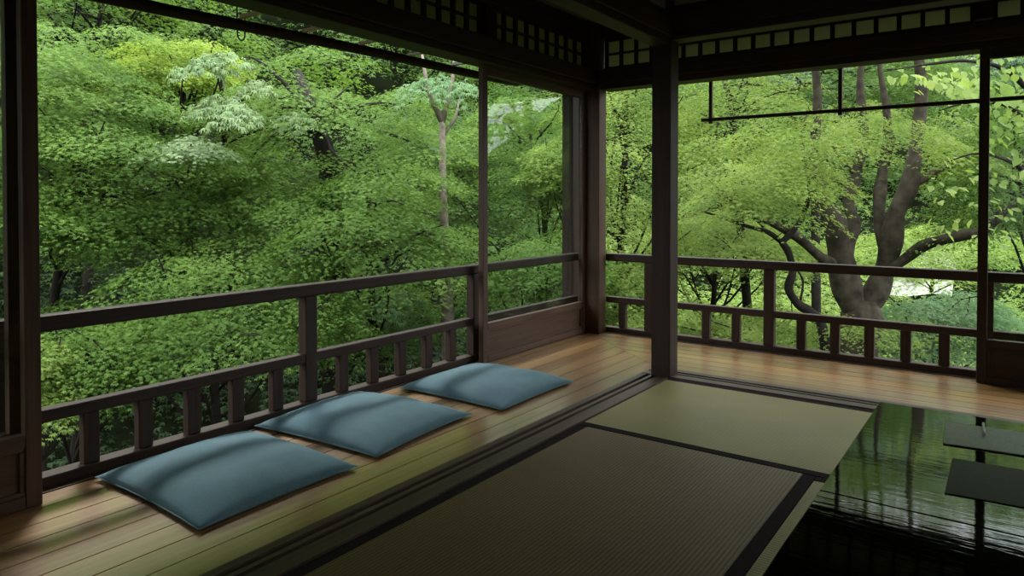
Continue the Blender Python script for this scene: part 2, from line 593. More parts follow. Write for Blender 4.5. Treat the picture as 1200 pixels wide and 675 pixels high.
transom('window_1', 'y', 0.95, 3.23, -2.585)
transom('window_2', 'y', 3.35, 4.45, -2.585)
transom('window_3', 'x', -2.43, -0.20, 4.525, 1.935)
transom('window_4', 'x', -0.10, 1.2, 4.525, 1.935)
transom('window_5', 'y', -1.5, 0.85, -2.585)
o = empty('fill_window', (-1.0, -2.33, 0.4))  # unseen paper window added behind the camera to lift the room's dark tones
o['kind'] = 'structure'
mb = MB()
for i in range(11):
    mb.box(-1.0 + i * .26 - .009, -1.0 + i * .26 + .009, -2.338, -2.318, 0.402, 1.698)
for i in range(6):
    mb.box(-1.0, 1.6, -2.336, -2.32, 0.402 + i * .255, 0.42 + i * .255)
mb.build('lattice', DW[2], o)
MB().box(-1.0, 1.6, -2.342, -2.34, 0.402, 1.698).build('paper', PAPERW, o)
# short studs between the transoms
for nm, (x0, x1, y0, y1) in (('trim_11', (-2.64, -2.54, 3.235, 3.345)), ('trim_12', (-2.64, -2.54, 0.855, 0.945)), ('trim_13', (-0.195, -0.105, 4.48, 4.57)), ('trim_14', (1.21, 1.31, 4.48, 4.57))):
    struct(MB().box(x0, x1, y0, y1, 1.9455, 2.1445).build(nm, DW[2], None, 0.003))

# ---- sliding glass doors
def glass_door(name, along, a0, a1, c0, c1, top=1.7755, RW=RW):
    """A sliding door with a panelled foot; runs along x or y; c0..c1 is its thickness, c1 the room side."""
    o = empty(name, ((c0 + c1) / 2, a0, 0) if along == 'y' else (a0, (c0 + c1) / 2, 0))
    o['kind'] = 'structure'

    def B(u0, u1, w0, w1, p0=c0, p1=c1):
        m = MB()
        lo, hi = min(p0, p1), max(p0, p1)
        return m.box(lo, hi, u0, u1, w0, w1) if along == 'y' else m.box(u0, u1, lo, hi, w0, w1)
    ax = 1 if along == 'y' else 0
    st = 0.046
    t = c1 - c0
    for u in (a0, a1 - st):
        B(u, u + st, 0.002, top).build('stile', RW[2], o, 0.003)
    a, b = a0 + st + .0005, a1 - st - .0005
    B(a, b, top - 0.052, top - .001).build('top_rail', RW[ax], o, 0.003)
    B(a, b, 0.196, 0.236).build('middle_rail', RW[ax], o, 0.003)
    B(a, b, 0.002, 0.042).build('bottom_rail', RW[ax], o, 0.003)
    B(a, b, 0.0425, 0.1955, c0 + t * .35, c0 + t * .6).build('lower_panel', RW[ax], o)
    m = MB()
    for q in ((a, b, 0.0425, 0.0565), (a, b, 0.1815, 0.1955), (a, a + .014, 0.057, 0.181), (b - .014, b, 0.057, 0.181)):
        lo, hi = sorted((c0 + t * .61, c0 + t * .85))
        if along == 'y':
            m.box(lo, hi, q[0], q[1], q[2], q[3])
        else:
            m.box(q[0], q[1], lo, hi, q[2], q[3])
    m.build('panel_moulding', RW[ax], o, 0.002)
    B(a, b, 0.2365, top - 0.0525, c0 + t * .45, c0 + t * .55).build('glass_pane', GLASS, o)
    return o

glass_door('door_1', 'y', 3.235, 4.452, -2.598, -2.562)
glass_door('door_2', 'y', -0.32, 0.90, -2.545, -2.508)
glass_door('door_3', 'y', -0.36, 0.875, -2.598, -2.562)
glass_door('door_4', 'x', -0.164, 1.06, 4.488, 4.452, RW=DW)  # same brown door type; the darker timber puts its shade into the colour

# ================================================================== PILLARS
def pillar(x0, x1, y0, y1, z1, label):
    o = MB().box(x0, x1, y0, y1, -0.05, z1).build('wooden_pillar', RW[2] if 'corner of the veranda' in label else DW[2], None, 0.007)
    tag(o, label, 'pillar', kind=None)
    return o

pillar(-1.635, -1.523, 3.563, 3.675, 2.455, 'thick dark square wooden pillar at the corner of the tatami mats in mid picture')
pillar(-2.59, -2.452, 4.4535, 4.56, 2.27, 'brown square wooden pillar at the far outer corner of the veranda')
pillar(-2.80, -2.705, 4.50, 4.60, 2.15, 'added outer post standing in for the corner pillar reflected in the glass door')  # added upright in place of the corner pillar's reflection in the glass

# ================================================================== RAILINGS
def railing(name, label, along, a0, a1, c_in, bal, posts, z_base=-0.25):
    o = empty(name, (c_in, a0, 0) if along == 'y' else (a0, c_in, 0), label=label, cat='railing')
    sgn = -1 if along == 'y' else 1

    def B(u0, u1, p0, p1, w0, w1):
        lo, hi = sorted((c_in + sgn * p0, c_in + sgn * p1))
        return MB().box(lo, hi, u0, u1, w0, w1) if along == 'y' else MB().box(u0, u1, lo, hi, w0, w1)
    ax = 1 if along == 'y' else 0
    B(a0, a1, 0.0, 0.062, 0.530, 0.586).build('top_rail', DW[ax], o, 0.009)
    B(a0, a1, 0.008, 0.056, 0.222, 0.266).build('middle_rail', DW[ax], o, 0.005)
    B(a0, a1, 0.0, 0.065, -0.25, 0.042).build('base_rail', DW[ax], o, 0.005)
    for u in bal:
        B(u - .027, u + .027, 0.012, 0.052, 0.0425, 0.2215).build('baluster', DW[2], o, 0.004)
    for u in posts:
        B(u - .033, u + .033, 0.004, 0.06, 0.043, 0.53).build('post', DW[2], o, 0.005)
    return o

balL = [1.105, 1.295, 1.485, 1.68, 1.875, 2.25, 2.45, 2.65, 2.855, 3.06] + [0.9 - .2 * i for i in range(1, 9)] + [3.47, 3.68, 3.89, 4.1]
railing('wooden_railing', 'low dark wooden railing along the left side behind the three cushions', 'y', -2.3, 4.48, -2.634, [b for b in balL if abs(b - .1) > .05], [2.05, 3.27, 0.84, -0.4])
balR = [-2.33, -1.70, -1.495, -1.085, -0.89, -0.70, -0.51, -0.32, 0.08, 0.28, 0.48, 0.68, 0.88]
railing('wooden_railing', 'low dark wooden railing along the right side in front of the big forked maple', 'x', -2.46, 2.5, 4.563, balR, [-2.117, -1.281, -0.125, 1.1])

# hanging pole outside the left opening
o = empty('hanging_pole', (-3.0, -1.0, 1.80), label='dark round pole with wire hooks hung outside under the left eave', cat='pole')
MB().tube([(-3.0, y, 1.776 + .0165 * (y + .2) + .003 * math.sin(y * 3)) for y in np.linspace(-2.2, 4.2, 24)], 0.028, 12).build('pole', DW[1], o, 0, True)
for y in (1.93, 2.93):
    pts = [(-3.0 + .0, y + 0.03 * math.cos(a) - .0, 1.80 + .075 * math.sin(a)) for a in np.linspace(-PI * .95, PI * .05, 10)]
    pts = [(-3.0, y - .02, 1.92)] + [(-3.0, y - .02 + .02 * (1 - math.cos(a)), 1.768 - .03 * math.sin(a)) for a in np.linspace(0, PI, 9)] + [(-3.0, y + .02, 1.86)]
    MB().tube(pts, 0.0035, 6).build('wire_hook', IRON, o, 0, True)
for y in [1.875, 2.227, 2.595, 2.983, 3.374]:
    MB().box(-2.93, -2.648, y, y + .02, 1.797 + .012 * y, 1.815 + .012 * y).build('bracket', FLX, o, 0.003)  # orange floor wood puts the light on these bits into their colour

# hanging rod frame outside the right opening
o = empty('hanging_rod', (-1.9, 4.9, 1.55), label='thin dark rod hung level on two uprights outside the right opening', cat='rod')
MB().box(-1.86, 1.5, 4.895, 4.917, 1.548, 1.572).build('rod', DW[0], o, 0.003)
for x in (-1.79, -0.93, 0.2):
    MB().box(x - .012, x + .012, 4.8945, 4.9175, 1.53, 2.2).build('upright', DW[2], o, 0.002)

# ================================================================== TATAMI
def tatami(x0, x1, y0, y1, along, label):
    o = empty('tatami_mat', ((x0 + x1) / 2, (y0 + y1) / 2, 0), label=label, cat='tatami mat')
    w = 0.043
    g = 0.0012
    x0, x1, y0, y1 = x0 + g, x1 - g, y0 + g, y1 - g
    if along == 'y':
        MB().box(x0 + w, x1 - w, y0, y1, -0.055, 0.0).build('rush_surface', TAT_Y, o, 0.002)
        MB().box(x0, x0 + w, y0, y1, -0.055, 0.001).build('cloth_border', HERI, o, 0.002)
        MB().box(x1 - w, x1, y0, y1, -0.055, 0.001).build('cloth_border', HERI, o, 0.002)
    else:
        MB().box(x0, x1, y0 + w, y1 - w, -0.055, 0.0).build('rush_surface', TAT_X, o, 0.002)
        MB().box(x0, x1, y0, y0 + w, -0.055, 0.001).build('cloth_border', HERI, o, 0.002)
        MB().box(x0, x1, y1 - w, y1, -0.055, 0.001).build('cloth_border', HERI, o, 0.002)

tatami(-1.53, 0.40, 2.60, 3.58, 'x', 'greenish tatami mat lying crosswise in front of the middle pillar')
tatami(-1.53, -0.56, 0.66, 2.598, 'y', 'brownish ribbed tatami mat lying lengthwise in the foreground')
tatami(-0.56, 1.40, 1.63, 2.598, 'x', 'tatami mat of crosswise ribs showing as a narrow strip left of the black table')
tatami(-0.56, 1.40, 0.66, 1.628, 'x', 'tatami mat under the near black table, cut off by the lower edge')
tatami(0.402, 2.39, 2.60, 3.58, 'x', 'tatami mat hidden behind the far black table')
tatami(-1.53, 0.40, -0.32, 0.658, 'x', 'tatami mat below the lower edge of the picture')

# ================================================================== CUSHIONS
def cushion(cx, cy, w, d, rz, label, seed, puff=0.062):
    r = np.random.default_rng(seed)
    n = 44
    us = np.linspace(-1, 1, n)
    ph = r.uniform(0, 6, 12)
    vs, fs = [], []

    def surf(u, v, s):
        e = max(0.0, (1 - abs(u) ** 2.6)) ** 0.5 * max(0.0, (1 - abs(v) ** 2.6)) ** 0.5
        # edges pulled in between the pointed corners
        kx = 1 - 0.045 * (1 - v * v) * abs(u) ** 3
        ky = 1 - 0.045 * (1 - u * u) * abs(v) ** 3
        # creases radiating from the seams and soft dips
        wr = 0.0022 * math.sin(24 * u + ph[0] + 2 * v) * abs(v) ** 4 + 0.0022 * math.sin(21 * v + ph[1] + 2 * u) * abs(u) ** 4
        wr += 0.004 * math.sin(5 * u + ph[2]) * math.sin(4 * v + ph[3]) + .0025 * math.sin(9 * u + 5 * v + ph[4])
        seam = 0.014
        z = seam + (puff * e + wr * e if s > 0 else -0.0135 * min(1, 2.5 * e))
        return (u * w / 2 * kx, v * d / 2 * ky, max(0.0005, z))
    for s in (1, -1):
        b = len(vs)
        for v in us:
            for u in us:
                vs.append(surf(u, v, s))
        for j in range(n - 1):
            for i in range(n - 1):
                q = (b + j * n + i, b + j * n + i + 1, b + (j + 1) * n + i + 1, b + (j + 1) * n + i)
                fs.append(q if s > 0 else q[::-1])
    me = bpy.data.meshes.new('floor_cushion')
    bm = bmesh.new()
    bv = [bm.verts.new(p) for p in vs]
    for f in fs:
        bm.faces.new([bv[i] for i in f])
    bmesh.ops.remove_doubles(bm, verts=bm.verts, dist=0.0004)
    bm.to_mesh(me)
    bm.free()
    for p in me.polygons:
        p.use_smooth = True
    me.materials.append(BLUE)
    o = bpy.data.objects.new('floor_cushion', me)
    o.location = (cx, cy, 0.0005)
    o.rotation_euler = (0, 0, rz)
    COL.objects.link(o)
    tag(o, label, 'cushion', 'blue floor cushions along the left railing')
    # seam cord round the rim
    pts = []
    seam_z = 0.014
    for k in range(4 * 16):
        side, q = divmod(k, 16)
        a = -1 + 2 * q / 16
        u, v = [(a, -1), (1, a), (-a, 1), (-1, -a)][side]
        p = surf(u, v, 1)
        pts.append((p[0] * 1.002, p[1] * 1.002, seam_z))
    m = MB()
    m.tube(pts + [pts[0]], 0.002, 6)
    so = m.build('seam', BLUE, None, 0, True)
    so.parent = o
    return o

cushion(-2.245, 1.385, 0.66, 0.60, 0.0, 'flat teal blue floor cushion nearest the camera', 1)
cushion(-2.295, 2.07, 0.69, 0.62, 0.08, 'flat teal blue floor cushion in the middle of the row of three, slightly turned', 2)
cushion(-2.225, 2.85, 0.66, 0.63, 0.0, 'flat teal blue floor cushion farthest away by the closed glass door', 3)

# ================================================================== TABLES
TZ = 0.444
def table(x0, x1, y0, y1, label):
    o = empty('low_table', ((x0 + x1) / 2, (y0 + y1) / 2, 0), label=label, cat='table')
    MB().box(x0, x1, y0, y1, TZ - 0.045, TZ).build('table_top', LACQ, o, 0.0025)
    i = 0.05
    m = MB().box(x0 + i, x1 - i, y0 + i, y0 + i + .025, TZ - .125, TZ - .0455).box(x0 + i, x1 - i, y1 - i - .025, y1 - i, TZ - .125, TZ - .0455)
    m.box(x0 + i, x0 + i + .025, y0 + i + .026, y1 - i - .026, TZ - .125, TZ - .0455).box(x1 - i - .025, x1 - i, y0 + i + .026, y1 - i - .026, TZ - .125, TZ - .0455)
    m.build('apron', LACQ, o, 0.003)
    for x in (x0 + .03, x1 - .095):
        for y in (y0 + .03, y1 - .095):
            MB().box(x, x + .065, y, y + .065, 0.0015, TZ - .0455).build('leg', LACQ, o, 0.005)
    return o

table(-0.285, 1.30, 1.345, 2.035, 'polished black lacquer table mirroring the trees at right')
table(-0.285, 1.30, 0.654, 1.3435, 'dark black lacquer table nearest the camera at the lower right corner')

def quadmat(name, pts, th, mat, label):
    o = MB().prism(pts, TZ + .0005, TZ + th).build(name, mat, None, 0.001)
    return tag(o, label, 'mat')

quadmat('writing_mat', [(-0.123, 1.757), (0.33, 1.80), (0.33, 1.965), (-0.131, 1.935)], 0.003, FELT, 'grey green mat at the far side of the polished table under a white stick')
quadmat('writing_mat', [(-0.099, 1.461), (0.36, 1.505), (0.36, 1.70), (-0.100, 1.669)], 0.0018, FELT2, 'dark grey rectangular mat nearer the camera on the polished table')
o = MB().tube([(-0.053, 1.862, TZ + .0068), (-0.0535, 1.88, TZ + .0068), (-0.057, 1.955, TZ + .0068)], [0.003, 0.0034, 0.0026], 10).build('white_stick', WHITE, None, 0, True)
tag(o, 'small white stick lying on the grey green mat on the table', 'white_stick')  # thin white rod resting on the far mat
# ================================================================== OUTDOORS
GZ = -4.3


def ground_z(x, y):
    """Valley floor with a steep wooded slope at left and a farther hill at right."""
    rho = np.hypot(x, y)
    az = np.degrees(np.arctan2(x, y))
    k = np.clip((-24 - az) / 16, 0, 1) * np.clip((az + 150) / 30, 0, 1)
    start = 24 - 14.5 * k
    slope = 0.58 + 0.60 * k
    front = np.clip((70 - np.abs(az + 25)) / 30, 0, 1) * (1 - k) + k
    z = GZ + slope * np.clip(rho - start, 0, 60) * front
    return z + 0.25 * np.sin(x * .9) * np.cos(y * .8) * np.clip((rho - 8) / 6, 0, 1)


rr = np.concatenate([[0], np.linspace(3, 30, 46), np.linspace(32, 95, 26)])
aa = np.radians(np.linspace(-180, 180, 121)[:-1])
RR, AA = np.meshgrid(rr, aa, indexing='ij')
GX, GY = RR * np.sin(AA), RR * np.cos(AA)
GZZ = ground_z(GX, GY)
vs = np.stack([GX, GY, GZZ], -1).reshape(-1, 3)
na = len(aa)
fs = []
for i in range(len(rr) - 1):
    for j in range(na):
        a, b = i * na + j, i * na + (j + 1) % na
        fs.append((a, a + na, b + na, b))
struct(MB().poly(vs, fs).build('ground', SOIL, None, 0, True))


import zlib


# ---- leaf blades
def leaf_shape(kind):
    V, F = [(0, 0, 0)], []
    if kind in ('maple', 'maple3'):
        lobes = [(0, 1.0), (48, .88), (-48, .88), (100, .58), (-100, .58)] if kind == 'maple' else [(0, 1.0), (62, .85), (-62, .85)]
        w = .30 if kind == 'maple' else .42
        for ang, ln in lobes:
            a = math.radians(ang)
            c, s = math.cos(a), math.sin(a)
            for x, y, z in ((.42 * ln, w / 2 * ln, .03), (ln, 0, -.16 * ln), (.42 * ln, -w / 2 * ln, .03)):
                V.append((x * c - y * s, x * s + y * c, z))
            k = len(V)
            F.append((0, k - 1, k - 2, k - 3))
    elif kind == 'long':                       # palmate cluster of long drooping leaflets
        for ang, ln in ((0, 1.0), (38, .95), (-38, .95), (80, .75), (-80, .75)):
            a = math.radians(ang)
            c, s = math.cos(a), math.sin(a)
            for x, y, z in ((.4 * ln, .12 * ln, -.02), (.75 * ln, .10 * ln, -.22 * ln), (ln, 0, -.5 * ln), (.75 * ln, -.10 * ln, -.22 * ln), (.4 * ln, -.12 * ln, -.02)):
                V.append((x * c - y * s, x * s + y * c, z))
            k = len(V)
            F.append((0, k - 1, k - 2, k - 3, k - 4, k - 5))
    elif kind == 'oval':
        for x, y, z in ((.25, .3, .05), (.6, .34, .03), (1, 0, -.15), (.6, -.34, .03), (.25, -.3, .05)):
            V.append((x, y, z))
        F = [(0, 3, 2, 1), (0, 5, 4, 3)]
    return np.array(V, float), F


TPL = {k: leaf_shape(k) for k in ('maple', 'maple3', 'long', 'oval')}


LN, LS = 3.4, 0.56          # leaves per spray and blade size


class Foliage:
    def __init__(s, kind):
        s.kind = kind
        s.P, s.H, s.T, s.Rl, s.S = [], [], [], [], []

    def add(s, P, H, T, Rl, S):
        for a, b in ((s.P, P), (s.H, H), (s.T, T), (s.Rl, Rl), (s.S, S)):
            a.append(b)

    def pad(s, c, heading, r, n, size, slope=0.1, droop=0.25, spread=85, thick=0.022, leaf_tilt=0.48):
        n, size = int(n * LN), size * LS
        nt = 7
        tw = heading + np.radians(np.linspace(-spread, spread, nt)) + rng.normal(0, .12, nt)
        ln = r * rng.uniform(.7, 1.05, nt)
        k = rng.integers(0, nt, n)
        t = np.sqrt(rng.uniform(.01, 1, n))
        a = tw[k]
        lat = rng.normal(0, .13, n) * ln[k] * (.4 + t)
        d = ln[k] * t
        P = np.stack([c[0] + d * np.cos(a) - lat * np.sin(a), c[1] + d * np.sin(a) + lat * np.cos(a),
                      c[2] - slope * d - droop * d * t + rng.normal(0, thick, n)], -1)
        H = a + np.sign(lat) * rng.uniform(.1, .9, n) + rng.normal(0, .35, n)
        T = leaf_tilt + rng.normal(0, .2, n)
        s.add(P, H, T, rng.normal(0, .22, n), size * rng.uniform(.7, 1.25, n))

    def arrays(s):
        P, H, T, Rl, S = (np.concatenate(q) for q in (s.P, s.H, s.T, s.Rl, s.S))
        ch, sh, ct, st, cr, sr = np.cos(H), np.sin(H), np.cos(T), np.sin(T), np.cos(Rl), np.sin(Rl)
        M = np.empty((len(P), 3, 3))
        # Rz(H) * Ry(T, tip down) * Rx(Rl)
        M[:, 0, 0] = ch * ct
        M[:, 1, 0] = sh * ct
        M[:, 2, 0] = -st
        M[:, 0, 1] = -sh * cr + ch * st * sr
        M[:, 1, 1] = ch * cr + sh * st * sr
        M[:, 2, 1] = ct * sr
        M[:, 0, 2] = sh * sr + ch * st * cr
        M[:, 1, 2] = -ch * sr + sh * st * cr
        M[:, 2, 2] = ct * cr
        V0, F0 = TPL[s.kind]
        V = np.einsum('nij,vj->nvi', M, V0) * S[:, None, None] + P[:, None, :]
        return V.reshape(-1, 3), F0, len(P), len(V0)

    def build(s, name, mat, parent=None):
        V, F0, n, nv = s.arrays()
        if parent is not None:
            V = V - _worldloc(parent)
        me = bpy.data.meshes.new(name)
        fl_ = len(F0[0])
        loops = (np.arange(n)[:, None, None] * nv + np.array(F0)[None]).reshape(-1)
        npoly = n * len(F0)
        me.vertices.add(len(V))
        me.vertices.foreach_set('co', V.astype(np.float32).ravel())
        me.loops.add(len(loops))
        me.loops.foreach_set('vertex_index', loops.astype(np.int32))
        me.polygons.add(npoly)
        me.polygons.foreach_set('loop_start', (np.arange(npoly) * fl_).astype(np.int32))
        me.update(calc_edges=True)
        me.materials.append(mat)
        o = bpy.data.objects.new(name, me)
        COL.objects.link(o)
        if parent is not None:
            o.parent = parent
        return o


def bend(a, b, k, n=6, sag=0.0, amp=0.06):
    """A slightly crooked line from a to b."""
    a, b = np.array(a, float), np.array(b, float)
    L_ = np.linalg.norm(b - a)
    pts = []
    off = rng.normal(0, amp * L_, (2, 3))
    for i in range(n):
        t = i / (n - 1)
        p = a + (b - a) * t + off[0] * math.sin(PI * t) + off[1] * .5 * math.sin(2 * PI * t)
        p[2] += sag * math.sin(PI * t) * L_
        pts.append(p)
    return pts


CAMP = np.array([0, 0, EYE])


def tree(label, c, rh, rv, npads, mat, leaf='maple', size=.05, n=130, pad_r=.62, trunk=None, trad=(.075, .03), bark=BARKD,
         branches=14, group=None, droop=.25, cat='tree', face=.35, base=None, slope=.2, name='maple_tree', low=-.55, leaf_tilt=.35):
    global rng
    rng = np.random.default_rng(zlib.crc32(label.encode()))
    c = np.array(c, float)
    if trunk is None:
        bx, by = base if base is not None else (c[0] * (1 + .6 * rh / np.hypot(c[0], c[1])) + rng.normal(0, .3), c[1] * (1 + .6 * rh / np.hypot(c[0], c[1])) + rng.normal(0, .3))
        g = float(ground_z(np.array(bx), np.array(by)))
        trunk = bend((bx, by, g - .2), (c[0], c[1], c[2] + rv * .35), 0, 7, 0, .03)
    trunk = [np.array(p, float) for p in trunk]
    o = empty(name, tuple(trunk[0] + np.array([0, 0, .2])), label=label, cat=cat, group=group)
    m = MB()
    nn = len(trunk)
    m.tube(trunk, [trad[0] + (trad[1] - trad[0]) * (i / (nn - 1)) for i in range(nn)], 9)
    m.build('trunk', bark, o, 0, True)
    f = Foliage(leaf)
    toc = CAMP - c
    toc[2] = 0
    toc /= np.linalg.norm(toc)
    pads = []
    while len(pads) < npads:
        d = rng.normal(0, 1, 3)
        d /= np.linalg.norm(d)
        if d[2] < low or d @ toc < -face:
            continue
        q = rng.uniform(.5, 1.0)
        p = c + d * np.array([rh, rh, rv]) * q
        if (p[0] > -3.45 and p[1] < 5.35):       # keep foliage out of the building
            continue
        pads.append((p, math.atan2(d[1], d[0]), d))
    for p, h, d in pads:
        r = pad_r * rng.uniform(.65, 1.25)
        pp = p - .45 * r * np.array([math.cos(h), math.sin(h), 0])
        f.pad(pp, h, r, max(12, int(n * (r / pad_r) ** 2)), size, slope + .12 * max(0, -d[2]), droop, leaf_tilt=leaf_tilt + .12)
    fo = f.build('foliage', mat, o)
    # keep leaves clear of the eaves
    m = MB()
    for p, h, d in pads[:branches]:
        k = rng.uniform(.68, .97)
        i = k * (nn - 1)
        a = trunk[int(i)] + (trunk[min(int(i) + 1, nn - 1)] - trunk[int(i)]) * (i - int(i))
        if a[2] > p[2] + .4:
            a = trunk[int(nn * .62)]
        m.tube(bend(a, p, 0, 6, .04), np.linspace(trad[1] * .55, .006, 6), 6)
    if branches:
        m.build('branches', bark, o, 0, True)
    return o


# ---- dense wood on the slope behind: too many crowns to count
def wood_patch(name, mat, az0, az1, r0, r1, hi, n, label, power=1.0):
    f = Foliage('maple3')
    for i in range(n):
        azd = rng.uniform(az0, az1)
        az = math.radians(azd)
        rho = r0 + (r1 - r0) * rng.uniform(0, 1) ** power
        if 1.5 < azd + 8 < 0:
            continue
        x, y = rho * math.sin(az), rho * math.cos(az)
        if name == 'valley_foliage' and abs(azd + 5.2) < 2.2 and rho < 30:
            continue
        z = float(ground_z(np.array(x), np.array(y))) + rng.uniform(.2, hi)
        h = math.atan2(-y, -x) + rng.normal(0, .7)
        f.pad(np.array([x, y, z]), h, rng.uniform(.9, 1.5) * (1 + (rho - 10) / 40), 40, .125 * (1 + (rho - 10) / 30), .25, .3, thick=.08)
    return tag(f.build(name, mat), label, 'foliage', kind='stuff')


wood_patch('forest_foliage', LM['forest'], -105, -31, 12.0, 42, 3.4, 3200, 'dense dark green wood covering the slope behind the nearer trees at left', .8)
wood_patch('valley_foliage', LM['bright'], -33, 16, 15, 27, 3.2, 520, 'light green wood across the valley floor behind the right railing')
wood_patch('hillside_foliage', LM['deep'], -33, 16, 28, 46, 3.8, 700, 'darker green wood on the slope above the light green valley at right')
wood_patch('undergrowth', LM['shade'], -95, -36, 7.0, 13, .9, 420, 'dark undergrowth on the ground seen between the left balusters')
# hill across the valley at right, aerial haze put into its leaf colour
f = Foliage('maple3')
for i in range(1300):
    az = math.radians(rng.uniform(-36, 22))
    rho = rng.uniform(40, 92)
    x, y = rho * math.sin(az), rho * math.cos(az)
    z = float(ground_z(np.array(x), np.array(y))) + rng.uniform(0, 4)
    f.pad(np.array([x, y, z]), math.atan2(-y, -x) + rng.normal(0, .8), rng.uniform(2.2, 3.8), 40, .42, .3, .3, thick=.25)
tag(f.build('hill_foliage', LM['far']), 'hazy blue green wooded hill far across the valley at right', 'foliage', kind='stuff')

# ---- trees at left, each an individual
T = tree
T('mid green maple at the far left edge behind the glass door', at(-40, 200, 6.2), 1.5, 1.9, 58, LM['mid'], size=.052)
T('dark green maple with layered crown right of the left door stile', at(105, 195, 6.8), 1.5, 1.5, 60, LM['mid'], size=.05)
T('yellow green rounded maple crown high at upper left', at(212, 92, 7.6), .75, .5, 34, LM['yellow'], size=.045, pad_r=.45, n=150)
T('green maple crown behind the yellow green one at the top of the left opening', at(120, 40, 9.0), 2.2, 1.3, 58, LM['mid'], size=.062, pad_r=.8)
T('bright maple with low flat sprays just above the railing at left', at(255, 375, 6.4), 1.5, .8, 56, LM['mid'], size=.05, low=-.1)
T('maple reaching low between the left stile and the first cushion', at(105, 420, 5.6), .55, .45, 16, LM['mid'], size=.048, pad_r=.5)
T('small maple spray at the far left outside the glass, below the rail', at(5, 425, 5.0), .45, .4, 14, LM['bright'], size=.045, pad_r=.42)
T('tall maple with a dark forked trunk in the middle of the left opening', at(385, 165, 7.8), 1.6, 1.15, 66, LM['mid'], size=.052,
  trunk=[at(395, 560, 8.0), at(390, 330, 7.7), at(386, 190, 7.1), at(372, 150, 6.9), at(348, 85, 7.2)], trad=(.16, .05), bark=BARKD)
T('light green maple with broad flat layers left of the pale stem', at(432, 270, 7.0), 1.15, .95, 50, LM['mid'], size=.05)
T('shaded maple with hanging layers in the left middle below the yellow crown', at(205, 235, 7.4), 1.3, .8, 48, LM['mid'], size=.052)
T('deep green maple low behind the second cushion', at(440, 375, 8.2), 1.3, .55, 34, LM['deep'], size=.055, low=-.2)
T('maple behind the pale stem filling the gap at the post', at(530, 210, 10.5), 1.6, 2.0, 50, LM['deep'], size=.06, pad_r=.75)
T('maple seen through the closed glass door, upper part', at(620, 190, 9.5), 1.3, 1.1, 50, LM['mid'], size=.055)
T('light maple low outside the closed glass door', at(632, 315, 7.6), .85, .5, 34, LM['mid'], size=.048, pad_r=.5)
T('bright yellow green maple spray beside the far corner pillar outside the glass', at(668, 190, 8.2), .5, .6, 22, LM['bright'], size=.05, pad_r=.5)
# pale-leaved tree with long drooping leaflets
o = empty('long_leaved_tree', tuple(at(268, 560, 6.6)), label='tree with pale long drooping leaves in the upper left of the opening', cat='tree')
o.location.z = GZ
P0 = [at(275, 800, 9.0), at(272, 450, 8.8), at(268, 260, 8.4), at(262, 150, 7.2), at(258, 70, 6.4)]
MB().tube(P0, [.06, .05, .04, .026, .012], 9).build('trunk', BARKD, o, 0, True)
f = Foliage('long')
m = MB()
hc0 = math.atan2(-_F0[1], -_F0[0])
for px, py, d, r in ((248, 66, 5.9, .26), (232, 72, 5.8, .24), (268, 60, 6.0, .22), (258, 112, 5.9, .26), (275, 118, 5.8, .24), (270, 132, 5.7, .22), (243, 120, 5.9, .2), (284, 126, 5.8, .22), (300, 96, 6.1, .2), (352, 132, 6.6, .22), (338, 138, 6.6, .2)):
    f.pad(at(px, py, d), hc0 + rng.normal(0, .5), r, 26, .085, .2, .55, leaf_tilt=.55)
    m.tube(bend(P0[3], at(px, py, d), 0, 5, .05), [.016, .012, .009, .006, .004], 6)
f.build('foliage', LM['pale'], o)
m.build('branches', BARKD, o, 0, True)
T('pale leaved sapling with small tufts left of the drooping leaves', at(222, 172, 6.2), .36, .12, 9, LM['pale'], 'maple', .05, 60, .3, trunk=[at(232, 640, 9.0), at(230, 300, 8.6), at(226, 200, 7.6), at(222, 172, 6.4)], trad=(.035, .012), branches=4)
# twin-stemmed pale tree
rng = np.random.default_rng(6)
o = empty('slender_tree', tuple(at(528, 470, 7.3)), label='slender tree with a pale forked stem left of the middle door post', cat='tree')
m = MB()
m.tube([at(530, 560, 7.3), at(526, 420, 7.3), at(523, 340, 7.25), at(519, 230, 7.2), at(518, 142, 7.2)], [.085, .08, .065, .042, .032], 9)
m.build('trunk', BARKP, o, 0, True)
MB().tube([at(518, 142, 7.2), at(507, 120, 7.15), at(500, 98, 7.1), at(494, 60, 7.1)], [.036, .026, .022, .012], 7).build('branch', BARKP, o, 0, True)
MB().tube([at(518, 144, 7.2), at(524, 118, 7.25), at(530, 96, 7.3), at(534, 50, 7.3)], [.034, .026, .02, .01], 7).build('branch', BARKP, o, 0, True)
MB().tube([at(519, 160, 7.2), at(534, 138, 7.3), at(540, 110, 7.4)], [.02, .014, .006], 6).build('branch', BARKP, o, 0, True)
MB().tube([at(516, 305, 7.2), at(495, 262, 7.0), at(470, 240, 7.8), at(448, 220, 7.7)], [.03, .022, .016, .006], 7).build('branch', BARKP, o, 0, True)
f = Foliage('long')
for px, py, d, r in ((500, 92, 7.0, .42), (485, 98, 7.9, .35), (512, 88, 7.0, .35), (540, 95, 7.2, .3), (492, 158, 7.9, .3), (503, 165, 7.9, .25), (430, 338, 7.2, .32), (445, 352, 7.1, .3), (412, 342, 7.2, .3), (470, 338, 7.4, .25), (552, 350, 7.6, .2), (548, 362, 7.6, .2)):
    f.pad(at(px, py, d), math.atan2(-_F0[1], -_F0[0]) + rng.normal(0, .6), r, 30, .085, .2, .5, leaf_tilt=.6)
f.build('foliage', LM['mint'], o)

